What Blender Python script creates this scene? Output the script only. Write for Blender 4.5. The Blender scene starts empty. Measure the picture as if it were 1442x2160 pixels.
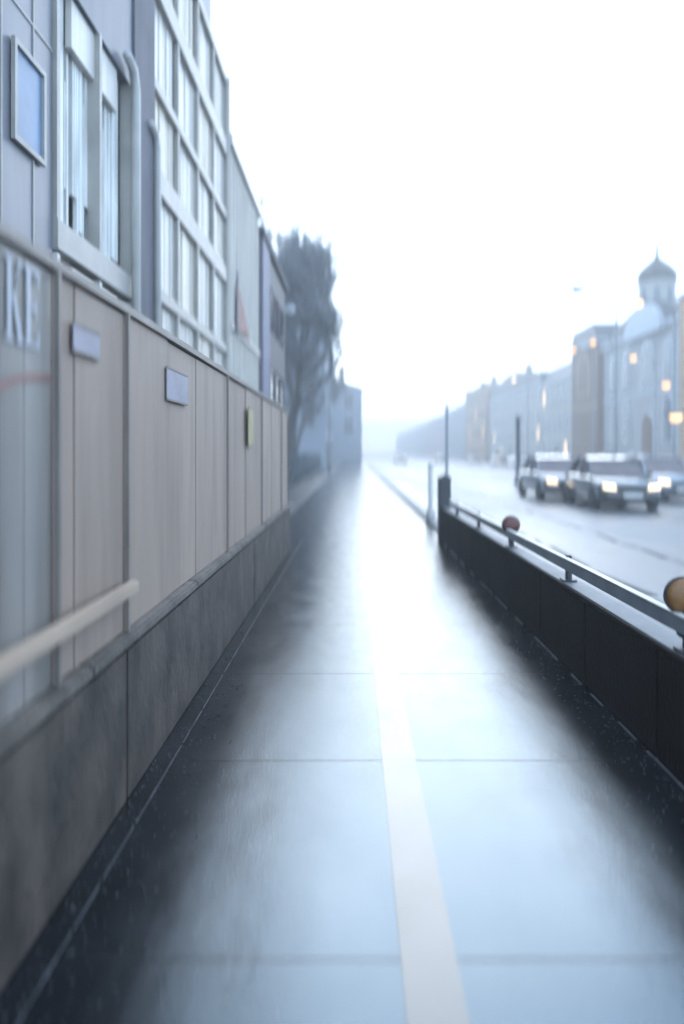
import bpy, bmesh, math, random
from mathutils import Vector, Matrix
random.seed(7)
R = math.radians
SC = bpy.context.scene
COL = SC.collection

# ---------------------------------------------------------------- camera, world, sun, exposure
F, VX, VY, H = 1600.0, 745.0, 955.0, 1.6          # focal length in photo pixels, vanishing point, eye height
cam_d = bpy.data.cameras.new('camera'); cam = bpy.data.objects.new('camera', cam_d); COL.objects.link(cam)
cam.location = (0, 0, H); cam.rotation_euler = (R(90), 0, 0)
cam_d.sensor_fit = 'HORIZONTAL'; cam_d.sensor_width = 24.0
cam_d.lens = F/1442*24.0
cam_d.shift_x = (721-VX)/1442
cam_d.shift_y = -(1080-VY)/1442
cam_d.clip_start = 0.05; cam_d.clip_end = 4000
cam_d.dof.use_dof = True; cam_d.dof.focus_distance = 5.0
cam_d.dof.aperture_fstop = 0.32; cam_d.dof.aperture_ratio = 3.0
SC.camera = cam
SC.render.resolution_x = 683; SC.render.resolution_y = 1024

SUN_EL, SUN_AZ = 17.0, 3.0
w = bpy.data.worlds.new('World'); SC.world = w; w.use_nodes = True
nt = w.node_tree; nt.nodes.clear()
sky = nt.nodes.new('ShaderNodeTexSky'); sky.sky_type = 'NISHITA'; sky.sun_disc = False
sky.sun_elevation = R(SUN_EL); sky.sun_rotation = R(SUN_AZ)
sky.dust_density = 0.6; sky.air_density = 1.0; sky.ozone_density = 1.5
hs = nt.nodes.new('ShaderNodeHueSaturation'); hs.inputs['Saturation'].default_value = 0.6
cool = nt.nodes.new('ShaderNodeMix'); cool.data_type = 'RGBA'; cool.blend_type = 'MULTIPLY'; cool.inputs['Factor'].default_value = 1
cool.inputs['B'].default_value = (.82, .95, 1.10, 1)     # cool winter daylight
bg = nt.nodes.new('ShaderNodeBackground'); bg.inputs['Strength'].default_value = 0.15
wo = nt.nodes.new('ShaderNodeOutputWorld')
nt.links.new(sky.outputs[0], hs.inputs['Color']); nt.links.new(hs.outputs[0], cool.inputs['A']); 
# thin overcast veil over the clear sky
veil = nt.nodes.new('ShaderNodeMix'); veil.data_type = 'RGBA'; veil.inputs['Factor'].default_value = .68
wtc = nt.nodes.new('ShaderNodeTexCoord'); wn = nt.nodes.new('ShaderNodeTexNoise'); wn.inputs['Scale'].default_value = 2.5; wn.inputs['Detail'].default_value = 5
wr = nt.nodes.new('ShaderNodeValToRGB'); wr.color_ramp.elements[0].color = (.40, .59, .84, 1); wr.color_ramp.elements[1].color = (.52, .70, .95, 1)
wr.color_ramp.elements[0].position = .35; wr.color_ramp.elements[1].position = .65
wm = nt.nodes.new('ShaderNodeVectorMath'); wm.operation = 'SCALE'; wm.inputs['Scale'].default_value = 9.0
nt.links.new(wtc.outputs['Generated'], wn.inputs['Vector']); nt.links.new(wn.outputs['Fac'], wr.inputs['Fac']); nt.links.new(wr.outputs[0], wm.inputs[0])
nt.links.new(cool.outputs['Result'], veil.inputs['A']); nt.links.new(wm.outputs[0], veil.inputs['B']); nt.links.new(veil.outputs['Result'], bg.inputs['Color'])
nt.links.new(bg.outputs[0], wo.inputs['Surface'])
sd = bpy.data.lights.new('sun', 'SUN'); sd.energy = 0.5; sd.angle = R(46); sd.color = (1, .98, .96)
so = bpy.data.objects.new('sun', sd); COL.objects.link(so)
so.rotation_euler = (-R(90-SUN_EL), 0, -R(SUN_AZ)); so.location = (0, 20, 40)
SC.view_settings.view_transform = 'Standard'; SC.view_settings.look = 'None'
SC.view_settings.exposure = 1.6; SC.view_settings.gamma = 1

# ---------------------------------------------------------------- materials
def mat(name, col, rough=.6, metal=0, ior=1.5, var=.15, scale=3.0, stretch=(1, 1, 1), bump=.15, bscale=30.0,
        rvar=0.0, emit=None, estr=0, coat=0, col2=None, grime=0.0, detail=6):
    m = bpy.data.materials.new(name); m.use_nodes = True
    t = m.node_tree; N = t.nodes; L = t.links
    b = N['Principled BSDF']
    b.inputs['Roughness'].default_value = rough; b.inputs['Metallic'].default_value = metal
    b.inputs['IOR'].default_value = ior; b.inputs['Coat Weight'].default_value = coat
    tc = N.new('ShaderNodeTexCoord'); mp = N.new('ShaderNodeMapping'); mp.inputs['Scale'].default_value = stretch
    L.new(tc.outputs['Object'], mp.inputs['Vector'])
    n1 = N.new('ShaderNodeTexNoise'); n1.inputs['Scale'].default_value = scale; n1.inputs['Detail'].default_value = detail
    L.new(mp.outputs[0], n1.inputs['Vector'])
    rp = N.new('ShaderNodeValToRGB')
    c2 = col2 or tuple(min(1, c*(1+var)) for c in col)
    c1 = tuple(c*(1-var) for c in col)
    rp.color_ramp.elements[0].color = (*c1, 1); rp.color_ramp.elements[1].color = (*c2, 1)
    rp.color_ramp.elements[0].position = .3; rp.color_ramp.elements[1].position = .7
    L.new(n1.outputs['Fac'], rp.inputs['Fac'])
    last = rp.outputs[0]
    if grime:
        n3 = N.new('ShaderNodeTexNoise'); n3.inputs['Scale'].default_value = 1.6; n3.inputs['Detail'].default_value = 8
        mp3 = N.new('ShaderNodeMapping'); mp3.inputs['Scale'].default_value = (3, 3, .35)
        L.new(tc.outputs['Object'], mp3.inputs['Vector']); L.new(mp3.outputs[0], n3.inputs['Vector'])
        r3 = N.new('ShaderNodeValToRGB'); r3.color_ramp.elements[0].position = .45; r3.color_ramp.elements[1].position = .7
        L.new(n3.outputs['Fac'], r3.inputs['Fac'])
        mx = N.new('ShaderNodeMix'); mx.data_type = 'RGBA'; mx.blend_type = 'MULTIPLY'
        mm = N.new('ShaderNodeMath'); mm.operation = 'MULTIPLY'; mm.inputs[1].default_value = grime
        L.new(r3.outputs[0], mm.inputs[0]); L.new(mm.outputs[0], mx.inputs['Factor'])
        L.new(last, mx.inputs['A']); mx.inputs['B'].default_value = (.35, .34, .33, 1)
        last = mx.outputs['Result']
    L.new(last, b.inputs['Base Color'])
    if rvar:
        mr = N.new('ShaderNodeMapRange'); mr.inputs['From Min'].default_value = .3; mr.inputs['From Max'].default_value = .7
        mr.inputs['To Min'].default_value = max(.02, rough-rvar); mr.inputs['To Max'].default_value = min(1, rough+rvar)
        L.new(n1.outputs['Fac'], mr.inputs['Value']); L.new(mr.outputs[0], b.inputs['Roughness'])
    if bump:
        n2 = N.new('ShaderNodeTexNoise'); n2.inputs['Scale'].default_value = bscale; n2.inputs['Detail'].default_value = 5
        L.new(mp.outputs[0], n2.inputs['Vector'])
        bp = N.new('ShaderNodeBump'); bp.inputs['Strength'].default_value = bump; bp.inputs['Distance'].default_value = .02
        L.new(n2.outputs['Fac'], bp.inputs['Height']); L.new(bp.outputs[0], b.inputs['Normal'])
    if emit:
        b.inputs['Emission Color'].default_value = (*emit, 1); b.inputs['Emission Strength'].default_value = estr
    return m

M = {}
M['ground'] = mat('wet_ground', (.03, .034, .038), .35, ior=1.6, var=.4, scale=.6, rvar=.12, bscale=20)
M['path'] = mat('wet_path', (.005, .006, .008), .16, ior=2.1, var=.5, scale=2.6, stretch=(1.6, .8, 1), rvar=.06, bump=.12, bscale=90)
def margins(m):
    # gloss masked down towards the path edges, painting in dark reflections of the side walls
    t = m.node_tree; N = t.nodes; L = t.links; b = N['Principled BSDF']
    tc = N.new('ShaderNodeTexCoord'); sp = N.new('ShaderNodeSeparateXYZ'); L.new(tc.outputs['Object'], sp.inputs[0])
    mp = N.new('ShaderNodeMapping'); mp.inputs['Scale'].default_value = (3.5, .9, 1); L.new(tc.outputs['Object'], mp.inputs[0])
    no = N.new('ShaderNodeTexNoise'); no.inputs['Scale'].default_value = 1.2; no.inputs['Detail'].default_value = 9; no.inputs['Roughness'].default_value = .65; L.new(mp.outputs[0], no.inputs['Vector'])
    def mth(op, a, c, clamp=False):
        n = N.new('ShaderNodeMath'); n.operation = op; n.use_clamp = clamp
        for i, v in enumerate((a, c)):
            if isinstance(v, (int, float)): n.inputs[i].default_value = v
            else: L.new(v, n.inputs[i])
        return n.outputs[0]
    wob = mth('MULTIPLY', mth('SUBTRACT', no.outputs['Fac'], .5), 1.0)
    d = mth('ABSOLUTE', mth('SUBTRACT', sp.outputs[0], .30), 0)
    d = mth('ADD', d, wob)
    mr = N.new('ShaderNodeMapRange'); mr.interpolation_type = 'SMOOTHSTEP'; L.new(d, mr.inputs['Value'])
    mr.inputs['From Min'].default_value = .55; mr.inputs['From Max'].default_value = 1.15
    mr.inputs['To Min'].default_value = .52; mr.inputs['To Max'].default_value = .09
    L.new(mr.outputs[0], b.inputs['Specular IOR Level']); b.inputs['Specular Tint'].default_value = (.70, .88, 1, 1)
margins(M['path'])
M['road'] = mat('wet_road', (.07, .08, .09), .4, ior=1.9, var=.3, scale=.35, stretch=(1, .3, 1), rvar=.14, bump=.3, bscale=25)
M['pave'] = mat('paving', (.12, .125, .13), .5, var=.25, scale=1.5, ior=1.6)
M['kerb'] = mat('kerb_stone', (.16, .165, .17), .55, var=.2, scale=4)
M['seam'] = mat('tar_seam', (.02, .018, .018), .6, var=.4, scale=8)
M['yellow'] = mat('worn_yellow_paint', (.040, .032, .013), .19, ior=2.05, var=.3, scale=3, rvar=.08, bump=.08, bscale=160, col2=(.072, .057, .026))
M['white_paint'] = mat('worn_white_paint', (.06, .066, .072), .35, var=.6, scale=9, bump=.3)
M['joint'] = mat('path_joint', (.012, .014, .017), .26, var=.4, scale=10, ior=2)
M['hoard'] = mat('grey_hoarding', (.34, .25, .195), .6, var=.12, scale=1.2, stretch=(1, 1, .2), grime=.35, bump=.03)
M['hoard_cool'] = mat('cool_hoarding', (.25, .22, .195), .4, var=.25, scale=1.4, stretch=(1, 3, .25), grime=.3, bump=.05)
M['hoard_post'] = mat('hoarding_trim', (.20, .165, .14), .5, var=.15)
M['plinth'] = mat('dirty_concrete', (.075, .056, .044), .7, var=.5, scale=3.2, grime=.5, bump=.6, bscale=14)
M['cope'] = mat('pale_coping', (.14, .115, .095), .6, var=.35, scale=6, grime=.4, bump=.4)
M['tan_rail'] = mat('tan_timber', (.42, .31, .23), .6, var=.2, scale=5, stretch=(1, .2, 1))
M['letter'] = mat('white_lettering', (.45, .45, .47), .5, var=.1)
M['red'] = mat('faded_red', (.30, .15, .125), .6, var=.2)
M['blue_sign'] = mat('faded_blue_poster', (.27, .25, .29), .5, var=.15)
M['yellow_sign'] = mat('faded_yellow', (.42, .34, .18), .6, var=.2)
M['clad'] = mat('bluegrey_cladding', (.17, .17, .19), .4, var=.15, scale=.8, stretch=(1, 1, .3), grime=.3, bump=.03)
M['clad_dark'] = mat('slate_cladding', (.085, .10, .135), .45, var=.2, scale=.8, stretch=(1, 1, .2), grime=.3, bump=.03)
M['column'] = mat('mauve_render', (.115, .11, .125), .7, var=.15, scale=1.4, grime=.3)
M['white_panel'] = mat('translucent_white_panel', (.62, .58, .52), .4, var=.12, scale=2.2, stretch=(1, 5, .15), grime=.12, bump=.03)
M['cream_panel'] = mat('cream_panel', (.68, .61, .51), .45, var=.12, scale=2.2, stretch=(1, 5, .15), grime=.12, bump=.03)
M['mullion'] = mat('grey_mullion', (.36, .335, .30), .45, var=.12)
M['white_metal'] = mat('white_metal', (.56, .54, .5), .4, var=.08)
M['slat'] = mat('pale_slat', (.8, .79, .75), .5, var=.25, scale=3, stretch=(1, 1, .3))
M['recess'] = mat('brown_recess', (.12, .11, .10), .6, var=.3)
M['white_wall'] = mat('pale_render', (.58, .545, .49), .7, var=.08, scale=.8, grime=.3, bump=.1)
M['mauve'] = mat('brown_mauve_cladding', (.10, .085, .088), .6, var=.25, scale=1.2, stretch=(1, 2, .15), grime=.3)
M['violet'] = mat('violet_strip', (.16, .155, .22), .6, var=.12)
M['glass'] = mat('window_glass', (.06, .075, .09), .08, ior=1.7, var=.4, scale=.5, bump=0)
M['glass_blue'] = mat('blue_window', (.12, .20, .32), .45, ior=1.7, var=.2, bump=0)
M['parapet'] = mat('black_parapet', (.005, .0035, .0035), .6, var=.4, scale=4, grime=.2, bump=.3, ior=1.12)
M['rail'] = mat('galvanised_rail', (.20, .225, .25), .35, metal=.3, var=.15, scale=5, bump=.1)
M['post'] = mat('dark_post', (.025, .03, .038), .4, var=.3)
M['amber'] = mat('amber_lens', (.20, .085, .02), .25, var=.15, bump=.3, bscale=60)
M['redlens'] = mat('red_lens', (.13, .04, .03), .25, var=.15, bump=.3, bscale=60)
M['black'] = mat('black_rubber', (.02, .02, .022), .7, var=.2)
M['chrome'] = mat('alloy', (.5, .5, .52), .3, metal=.9, var=.05)
M['carpaint'] = mat('dark_green_car_paint', (.035, .05, .052), .25, var=.05, coat=1, bump=0)
M['carsilver'] = mat('silver_car_paint', (.13, .145, .16), .3, metal=.3, var=.05, coat=1, bump=0)
M['carwhite'] = mat('white_car_paint', (.7, .7, .72), .3, var=.05, coat=1, bump=0)
M['carblue'] = mat('grey_blue_car_paint', (.12, .15, .19), .3, metal=.2, var=.05, coat=1, bump=0)
M['carred'] = mat('red_car_paint', (.28, .05, .04), .3, var=.05, coat=1, bump=0)
M['windscreen'] = mat('windscreen', (.08, .045, .042), .06, ior=1.7, var=.3, bump=0)
M['plate'] = mat('plate', (.7, .7, .66), .5)
M['headlight'] = mat('headlight', (.9, .85, .7), .2, emit=(1, .68, .36), estr=1.1)
M['lamp_glow'] = mat('lamp_glow', (1, .8, .5), .3, emit=(1, .46, .12), estr=.95)
M['lamp_white'] = mat('lamp_white', (1, .9, .75), .3, emit=(1, .75, .45), estr=1.3)
M['lamp_off'] = mat('lamp_diffuser', (.75, .77, .78), .3)
M['steel'] = mat('lamp_steel', (.17, .185, .2), .4, metal=.3, var=.1)
M['bark'] = mat('wet_bark', (.035, .034, .036), .8, var=.4, scale=8, stretch=(1, 1, .3), bump=.6)
M['twig'] = mat('frosty_twigs', (.045, .05, .056), .7, var=.4, scale=4, col2=(.20, .22, .24))
M['ch_wall'] = mat('church_wall', (.36, .345, .32), .75, var=.1, scale=.5, bump=.1)
M['ch_trim'] = mat('church_trim', (.50, .52, .54), .7, var=.1)
M['dome'] = mat('dome_copper', (.012, .011, .012), .4, var=.4, scale=1.2, stretch=(1, 1, .1), col2=(.10, .07, .035), ior=1.4)
M['slate'] = mat('slate_roof', (.03, .033, .038), .5, var=.3, scale=1.5, bump=.4, bscale=6)
M['brown_b'] = mat('brown_stone', (.16, .085, .045), .75, var=.2)
M['tan_b'] = mat('tan_stone', (.42, .27, .15), .75, var=.12)
M['pink_b'] = mat('pink_brick', (.30, .20, .20), .8, var=.15)
M['blue_b'] = mat('bluegrey_stone', (.22, .235, .25), .8, var=.12)
M['pale_b'] = mat('pale_stone', (.46, .42, .35), .8, var=.1)
M['grey_b'] = mat('grey_stone', (.28, .30, .32), .8, var=.12)
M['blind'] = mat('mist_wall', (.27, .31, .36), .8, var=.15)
M['dark_b'] = mat('dark_eaves', (.05, .045, .055), .7, var=.2)
M['hedge'] = mat('hedge_leaf', (.07, .09, .10), .8, var=.5, scale=3)
M['lit'] = mat('lit_window', (.5, .35, .2), .4, emit=(1, .66, .36), estr=.9)
M['signal_red'] = mat('signal_red', (.5, .03, .02), .4, emit=(1, .12, .06), estr=3)

# ---------------------------------------------------------------- mesh helpers
class MB:
    def __init__(s): s.v = []; s.f = []; s.mi = []; s.cur = 0
    def add(s, vs, fs):
        o = len(s.v); s.v += [tuple(v) for v in vs]
        for f in fs: s.f.append([o+i for i in f]); s.mi.append(s.cur)
        return s
    def box(s, x0, x1, y0, y1, z0, z1):
        vs = [(x, y, z) for x in (x0, x1) for y in (y0, y1) for z in (z0, z1)]
        return s.add(vs, [(0, 1, 3, 2), (4, 6, 7, 5), (0, 4, 5, 1), (2, 3, 7, 6), (0, 2, 6, 4), (1, 5, 7, 3)])
    def bar(s, a, b, w, h):
        a, b = Vector(a), Vector(b); d = (b-a).normalized()
        up = Vector((0, 0, 1)) if abs(d.z) < .95 else Vector((1, 0, 0))
        r = d.cross(up).normalized(); u = r.cross(d)
        vs = [p + r*i*w/2 + u*j*h/2 for p in (a, b) for i, j in ((-1, -1), (1, -1), (1, 1), (-1, 1))]
        return s.add(vs, [(3, 2, 1, 0), (4, 5, 6, 7), (0, 1, 5, 4), (1, 2, 6, 5), (2, 3, 7, 6), (3, 0, 4, 7)])
    def tube(s, pts, rads, n=8, cap=True):
        pts = [Vector(p) for p in pts]; rings = []
        if not isinstance(rads, (list, tuple)): rads = [rads]*len(pts)
        pr = None
        for i, p in enumerate(pts):
            d = (pts[min(i+1, len(pts)-1)] - pts[max(i-1, 0)]).normalized()
            if pr is None:
                pr = d.cross(Vector((.3, .1, 1)) if abs(d.z) < .9 else Vector((1, .1, 0))).normalized()
            else:
                pr = (pr - d*pr.dot(d)).normalized()
            q = d.cross(pr)
            rings.append([p + (pr*math.cos(2*math.pi*k/n) + q*math.sin(2*math.pi*k/n))*rads[i] for k in range(n)])
        vs = [v for r in rings for v in r]; fs = []
        for i in range(len(pts)-1):
            for k in range(n):
                a, b = i*n+k, i*n+(k+1) % n
                fs.append((a, b, b+n, a+n))
        if cap: fs.append(tuple(range(n))[::-1]); fs.append(tuple((len(pts)-1)*n+k for k in range(n)))
        return s.add(vs, fs)
    def lathe(s, prof, c=(0, 0, 0), n=24, ax='z'):
        vs = []; fs = []
        for r, z in prof:
            for k in range(n):
                a = 2*math.pi*k/n; p = (r*math.cos(a), r*math.sin(a), z)
                if ax == 'y': p = (p[0], p[2], p[1])
                if ax == 'x': p = (p[2], p[0], p[1])
                vs.append((c[0]+p[0], c[1]+p[1], c[2]+p[2]))
        for i in range(len(prof)-1):
            for k in range(n):
                a, b = i*n+k, i*n+(k+1) % n
                fs.append((a, b, b+n, a+n))
        fs.append(tuple(range(n))[::-1]); fs.append(tuple((len(prof)-1)*n+k for k in range(n)))
        return s.add(vs, fs)
    def prism(s, poly, a0, a1, plane='yz'):
        # polygon in a plane, extruded along the remaining axis
        def P(u, v, a):
            return {'yz': (a, u, v), 'xz': (u, a, v), 'xy': (u, v, a)}[plane]
        n = len(poly)
        vs = [P(u, v, a0) for u, v in poly] + [P(u, v, a1) for u, v in poly]
        fs = [tuple(range(n)), tuple(range(2*n-1, n-1, -1))]
        for i in range(n): j = (i+1) % n; fs.append((i, i+n, j+n, j))
        return s.add(vs, fs)
    def build(s, name, m, parent=None, smooth=False, bevel=0, off=(0, 0, 0)):
        me = bpy.data.meshes.new(name); me.from_pydata(s.v, [], s.f)
        ms = m if isinstance(m, (list, tuple)) else [m]
        for x in ms: me.materials.append(x)
        if len(ms) > 1: me.polygons.foreach_set('material_index', s.mi)
        b = bmesh.new(); b.from_mesh(me); bmesh.ops.recalc_face_normals(b, faces=b.faces)
        if bevel:
            bmesh.ops.bevel(b, geom=[e for e in b.edges if len(e.link_faces) == 2 and e.calc_face_angle() > .6],
                            offset=bevel, segments=2, affect='EDGES', clamp_overlap=True)
        if any(off): bmesh.ops.translate(b, verts=b.verts, vec=off)
        b.to_mesh(me); b.free()
        if smooth: me.polygons.foreach_set('use_smooth', [True]*len(me.polygons))
        o = bpy.data.objects.new(name, me); COL.objects.link(o)
        if parent is not None: o.parent = parent
        return o

def tag(o, label=None, cat=None, group=None, kind=None):
    if label: o['label'] = label
    if cat: o['category'] = cat
    if group: o['group'] = group
    if kind: o['kind'] = kind
    return o
def thing(name, label, cat, loc=(0, 0, 0), rz=0, group=None):
    o = bpy.data.objects.new(name, None); COL.objects.link(o); o.empty_display_size = .2
    o.location = loc; o.rotation_euler = (0, 0, rz)
    return tag(o, label, cat, group)
def copy_tree(o, parent=None):
    c = o.copy(); COL.objects.link(c)
    if parent is not None: c.parent = parent
    for ch in list(o.children): copy_tree(ch, c)
    return c
def struct(name, mb, m, **k): return tag(mb.build(name, m, **k), kind='structure')
def inst(src, parent, loc):            # a shared-mesh part with its own sub-parts
    c = copy_tree(src, parent); c.location = loc; return c

# ---------------------------------------------------------------- the setting
struct('ground', MB().add([(-900, -60, -.012), (900, -60, -.012), (900, 1500, -.012), (-900, 1500, -.012)], [(0, 1, 2, 3)]), M['ground'])
m_ = MB()
def grid(mb, x0, x1, y0, y1, z, nx, ny):
    vs = [(x0+(x1-x0)*i/nx, y0+(y1-y0)*j/ny, z) for j in range(ny+1) for i in range(nx+1)]
    fs = [(j*(nx+1)+i, j*(nx+1)+i+1, (j+1)*(nx+1)+i+1, (j+1)*(nx+1)+i) for j in range(ny) for i in range(nx)]
    return mb.add(vs, fs)
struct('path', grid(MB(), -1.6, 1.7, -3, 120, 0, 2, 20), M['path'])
struct('road', grid(MB(), 1.95, 24.0, -10, 700, 0, 4, 30), M['road'])
kb = MB()
for i in range(90):
    y = 14.2+i*1.0
    kb.box(1.70, 1.95, y+.01, y+.99, -.01, .06)
struct('kerb', kb, M['kerb'], bevel=.012)
kb = MB().box(24.0, 24.25, -10, 500, -.01, .13)
struct('far_kerb', kb, M['kerb'])
struct('far_pavement', MB().box(24.25, 27.2, -10, 700, -.01, .12), M['pave'])
# tar seams in the road
for X, n_ in ((3.3, 0), (4.75, 1)):
    sm = MB(); y = 3.0
    while y < 60:
        ln = random.uniform(.5, 2.4); dx = random.uniform(-.06, .06); wd = random.uniform(.03, .08)
        sm.add([(X+dx-wd, y, .004), (X+dx+wd, y, .004), (X-dx+wd*.6, y+ln, .004), (X-dx-wd*.6, y+ln, .004)], [(0, 1, 2, 3)])
        y += ln+random.uniform(.05, .9)
    struct('tar_seam', sm, M['seam'])
# painted lines and joints of the path
struct('yellow_line', grid(MB(), .15, .325, 1.2, 60, .004, 1, 30), M['yellow'])
em = MB(); y = 1.2
while y < 13:
    ln = random.uniform(.25, 1.1)
    em.add([(-.940, y, .004), (-.932, y, .004), (-.932, y+ln, .004), (-.940, y+ln, .004)], [(0, 1, 2, 3)]); y += ln+random.uniform(.005, .06)
struct('edge_line', em, M['white_paint'])
em = MB(); y = 2.2
while y < 13:
    ln = random.uniform(.2, .9)
    em.add([(1.562, y, .004), (1.58, y, .004), (1.58, y+ln, .004), (1.562, y+ln, .004)], [(0, 1, 2, 3)]); y += ln+random.uniform(.1, .5)
struct('edge_line', em, M['white_paint'])
jm = MB()
for k in range(24):
    y = 2.39+k*1.55-1.55
    jm.add([(-.85, y, .002), (1.5, y+.004, .002), (1.5, y+.010, .002), (-.85, y+.007, .002)], [(0, 1, 2, 3)])
struct('path_joint', jm, M['joint'])

# grit and leaf litter washed against both edges
gm = MB(); rg = random.Random(3)
for i in range(2600):
    y = 1.3+rg.random()**1.6*11
    if rg.random() < .6: x = -1.03+abs(rg.gauss(0, .16))
    else: x = 1.59-abs(rg.gauss(0, .15))
    a = rg.uniform(0, 6.28); q = rg.uniform(.002, .006); l = q*rg.uniform(1, 2.6); h = rg.uniform(.002, .005)
    ca, sa = math.cos(a), math.sin(a)
    P_ = lambda u, v, z: (x+u*ca-v*sa, y+u*sa+v*ca, z)
    gm.add([P_(-l, 0, .001), P_(0, -q, .001), P_(l, 0, .001), P_(0, q, .001), P_(0, 0, .001+h)], [(0, 1, 4), (1, 2, 4), (2, 3, 4), (3, 0, 4)])
tag(gm.build('grit', mat('grit', (.022, .024, .026), .5, var=.6, scale=40)), 'wet grit and leaf litter along both edges of the path', 'grit', kind='stuff')

# ---------------------------------------------------------------- low wall and hoarding on the left
Xh = -1.08
lw = thing('low_wall', 'dark dirty concrete low wall running along the left edge of the wet path', 'low wall', (Xh, 1, 0))
def W(parent, mb, name, m, **k):
    p = parent; off = Vector((0, 0, 0))
    while p is not None: off -= p.location; p = p.parent
    return mb.build(name, m, parent, off=off, **k)
b = MB()
y = -1.0
while y < 12.4:
    b.box(Xh-.3, Xh+.04, y+.002, y+4.49, -.01, .70); y += 4.493
W(lw, b, 'wall', M['plinth'], bevel=.015)
b = MB()
for k in range(7): b.box(Xh-.06, Xh+.055, -1+k*2+.005, -1+k*2+1.995, .705, .76)
W(lw, b, 'coping', M['cope'], bevel=.012)

hd = thing('hoarding', 'tall grey panelled site hoarding with white letters along the left side', 'hoarding', (Xh, 1, 0))
HT = 2.25
edges = [.2, 1.0, 1.75, 2.31, 2.49, 2.72, 2.93, 3.56, 4.4, 5.2, 6.4, 7.6, 8.8, 10.0, 11.2, 12.4]
for i in range(len(edges)-1):
    a, c = edges[i], edges[i+1]
    cool = c <= 2.75
    mb = MB(); dz = random.uniform(-.006, .006)
    mb.box(Xh-.05, Xh+random.uniform(-.004, .004), a+.004, c-.004, .765, HT+dz)
    if c-a > 9:                                   # pressed vertical ribs
        n_ = int((c-a)/.2)
        for k in range(1, n_):
            yy = a+(c-a)*k/n_
            mb.prism([(yy-.02, 0), (yy+.02, 0), (yy+.012, .008), (yy-.012, .008)], .80, HT-.05, 'xy') if False else \
                mb.add([(Xh+.003, yy-.018, .82), (Xh+.010, yy-.008, .82), (Xh+.010, yy+.008, .82), (Xh+.003, yy+.018, .82),
                        (Xh+.003, yy-.018, HT-.06), (Xh+.010, yy-.008, HT-.06), (Xh+.010, yy+.008, HT-.06), (Xh+.003, yy+.018, HT-.06)],
                       [(0, 1, 5, 4), (1, 2, 6, 5), (2, 3, 7, 6), (0, 3, 2, 1), (4, 5, 6, 7)])
    W(hd, mb, 'panel', M['hoard_cool'] if cool else M['hoard'])
b = MB().box(Xh-.07, Xh+.022, .2, 12.4, HT+.007, HT+.045)
W(hd, b, 'top_rail', M['hoard_post'])
for y in (2.72, 3.56, 6.4, 8.8, 11.2, 12.4):
    W(hd, MB().box(Xh+.012, Xh+.03, y-.012, y+.012, .765, HT-.002), 'batten', M['hoard_post'])
# lettering KE
def letter_rects():
    out = []
    z0, z1 = 1.953, 2.215; h = z1-z0
    # K
    y0, y1 = 2.335, 2.462
    out.append([(y0+.02, z0), (y0+.045, z0), (y0+.045, z1), (y0+.02, z1)])
    out.append([(y0, z0), (y0+.065, z0), (y0+.065, z0+.012), (y0, z0+.012)])
    out.append([(y0, z1-.012), (y0+.065, z1-.012), (y0+.065, z1), (y0, z1)])
    out.append([(y0+.045, z0+h*.42), (y0+.045, z0+h*.50), (y1-.018, z1-.012), (y1-.030, z1-.012)])
    out.append([(y0+.055, z0+h*.53), (y0+.068, z0+h*.62), (y1-.005, z0+.012), (y1-.033, z0+.012)])
    out.append([(y1-.045, z1-.012), (y1, z1-.012), (y1, z1), (y1-.045, z1)])
    out.append([(y1-.045, z0), (y1, z0), (y1, z0+.012), (y1-.045, z0+.012)])
    # E
    y0, y1 = 2.475, 2.588
    out.append([(y0+.015, z0), (y0+.042, z0), (y0+.042, z1), (y0+.015, z1)])
    out.append([(y0, z0), (y1, z0), (y1, z0+.014), (y0, z0+.014)])
    out.append([(y0, z1-.014), (y1-.006, z1-.014), (y1-.006, z1), (y0, z1)])
    out.append([(y0+.042, z0+h*.5-.007), (y1-.025, z0+h*.5-.007), (y1-.025, z0+h*.5+.007), (y0+.042, z0+h*.5+.007)])
    out.append([(y1-.012, z0+.014), (y1, z0+.014), (y1, z0+.06), (y1-.003, z0+.06)])
    out.append([(y1-.016, z1-.055), (y1-.008, z1-.055), (y1-.006, z1-.014), (y1-.016, z1-.014)])
    out.append([(y1-.032, z0+h*.5-.03), (y1-.025, z0+h*.5-.03), (y1-.025, z0+h*.5+.03), (y1-.032, z0+h*.5+.03)])
    return out
b = MB()
for i, q in enumerate(letter_rects()): b.prism(q, Xh+.0045, Xh+.0075+i*.0003, 'yz')
W(hd, b, 'lettering', M['letter'])
b = MB()
cp = [(2.2+.5*t, 1.75+.10*t+.03*math.sin(t*3)) for t in [i/10 for i in range(11)]]
for i in range(10):
    (a, z), (c, zz) = cp[i], cp[i+1]
    b.prism([(a, z), (c, zz), (c, zz+.022), (a, z+.022)], Xh+.0045, Xh+.007, 'yz')
W(hd, b, 'red_stroke', M['red'])
def sign(name, label, cat, x0, x1, y0, y1, m, X=Xh+.012):
    ya = X*F/(x0-VX); yb = X*F/(x1-VX); ym = (ya+yb)/2
    za = H+(VY-y1)*ym/F; zb = H+(VY-y0)*ym/F
    t = thing(name, label, cat, (X, ym, za))
    W(t, MB().box(X, X+.006, ya, yb, za, zb), 'board', m, bevel=.001)
    W(t, MB().box(X+.0065, X+.009, ya, yb, zb-.012, zb), 'edge_strip', M['hoard_post'])
    W(t, MB().box(X+.0065, X+.009, ya, yb, za, za+.012), 'edge_strip', M['hoard_post'])
    return t
sign('poster', 'faded blue poster on the grey hoarding, nearer of the two', 'poster', 152, 208, 690, 752, M['blue_sign'])
sign('poster', 'small faded blue poster farther along the hoarding under the bright windows', 'poster', 350, 394, 782, 850, M['blue_sign'])
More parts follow.
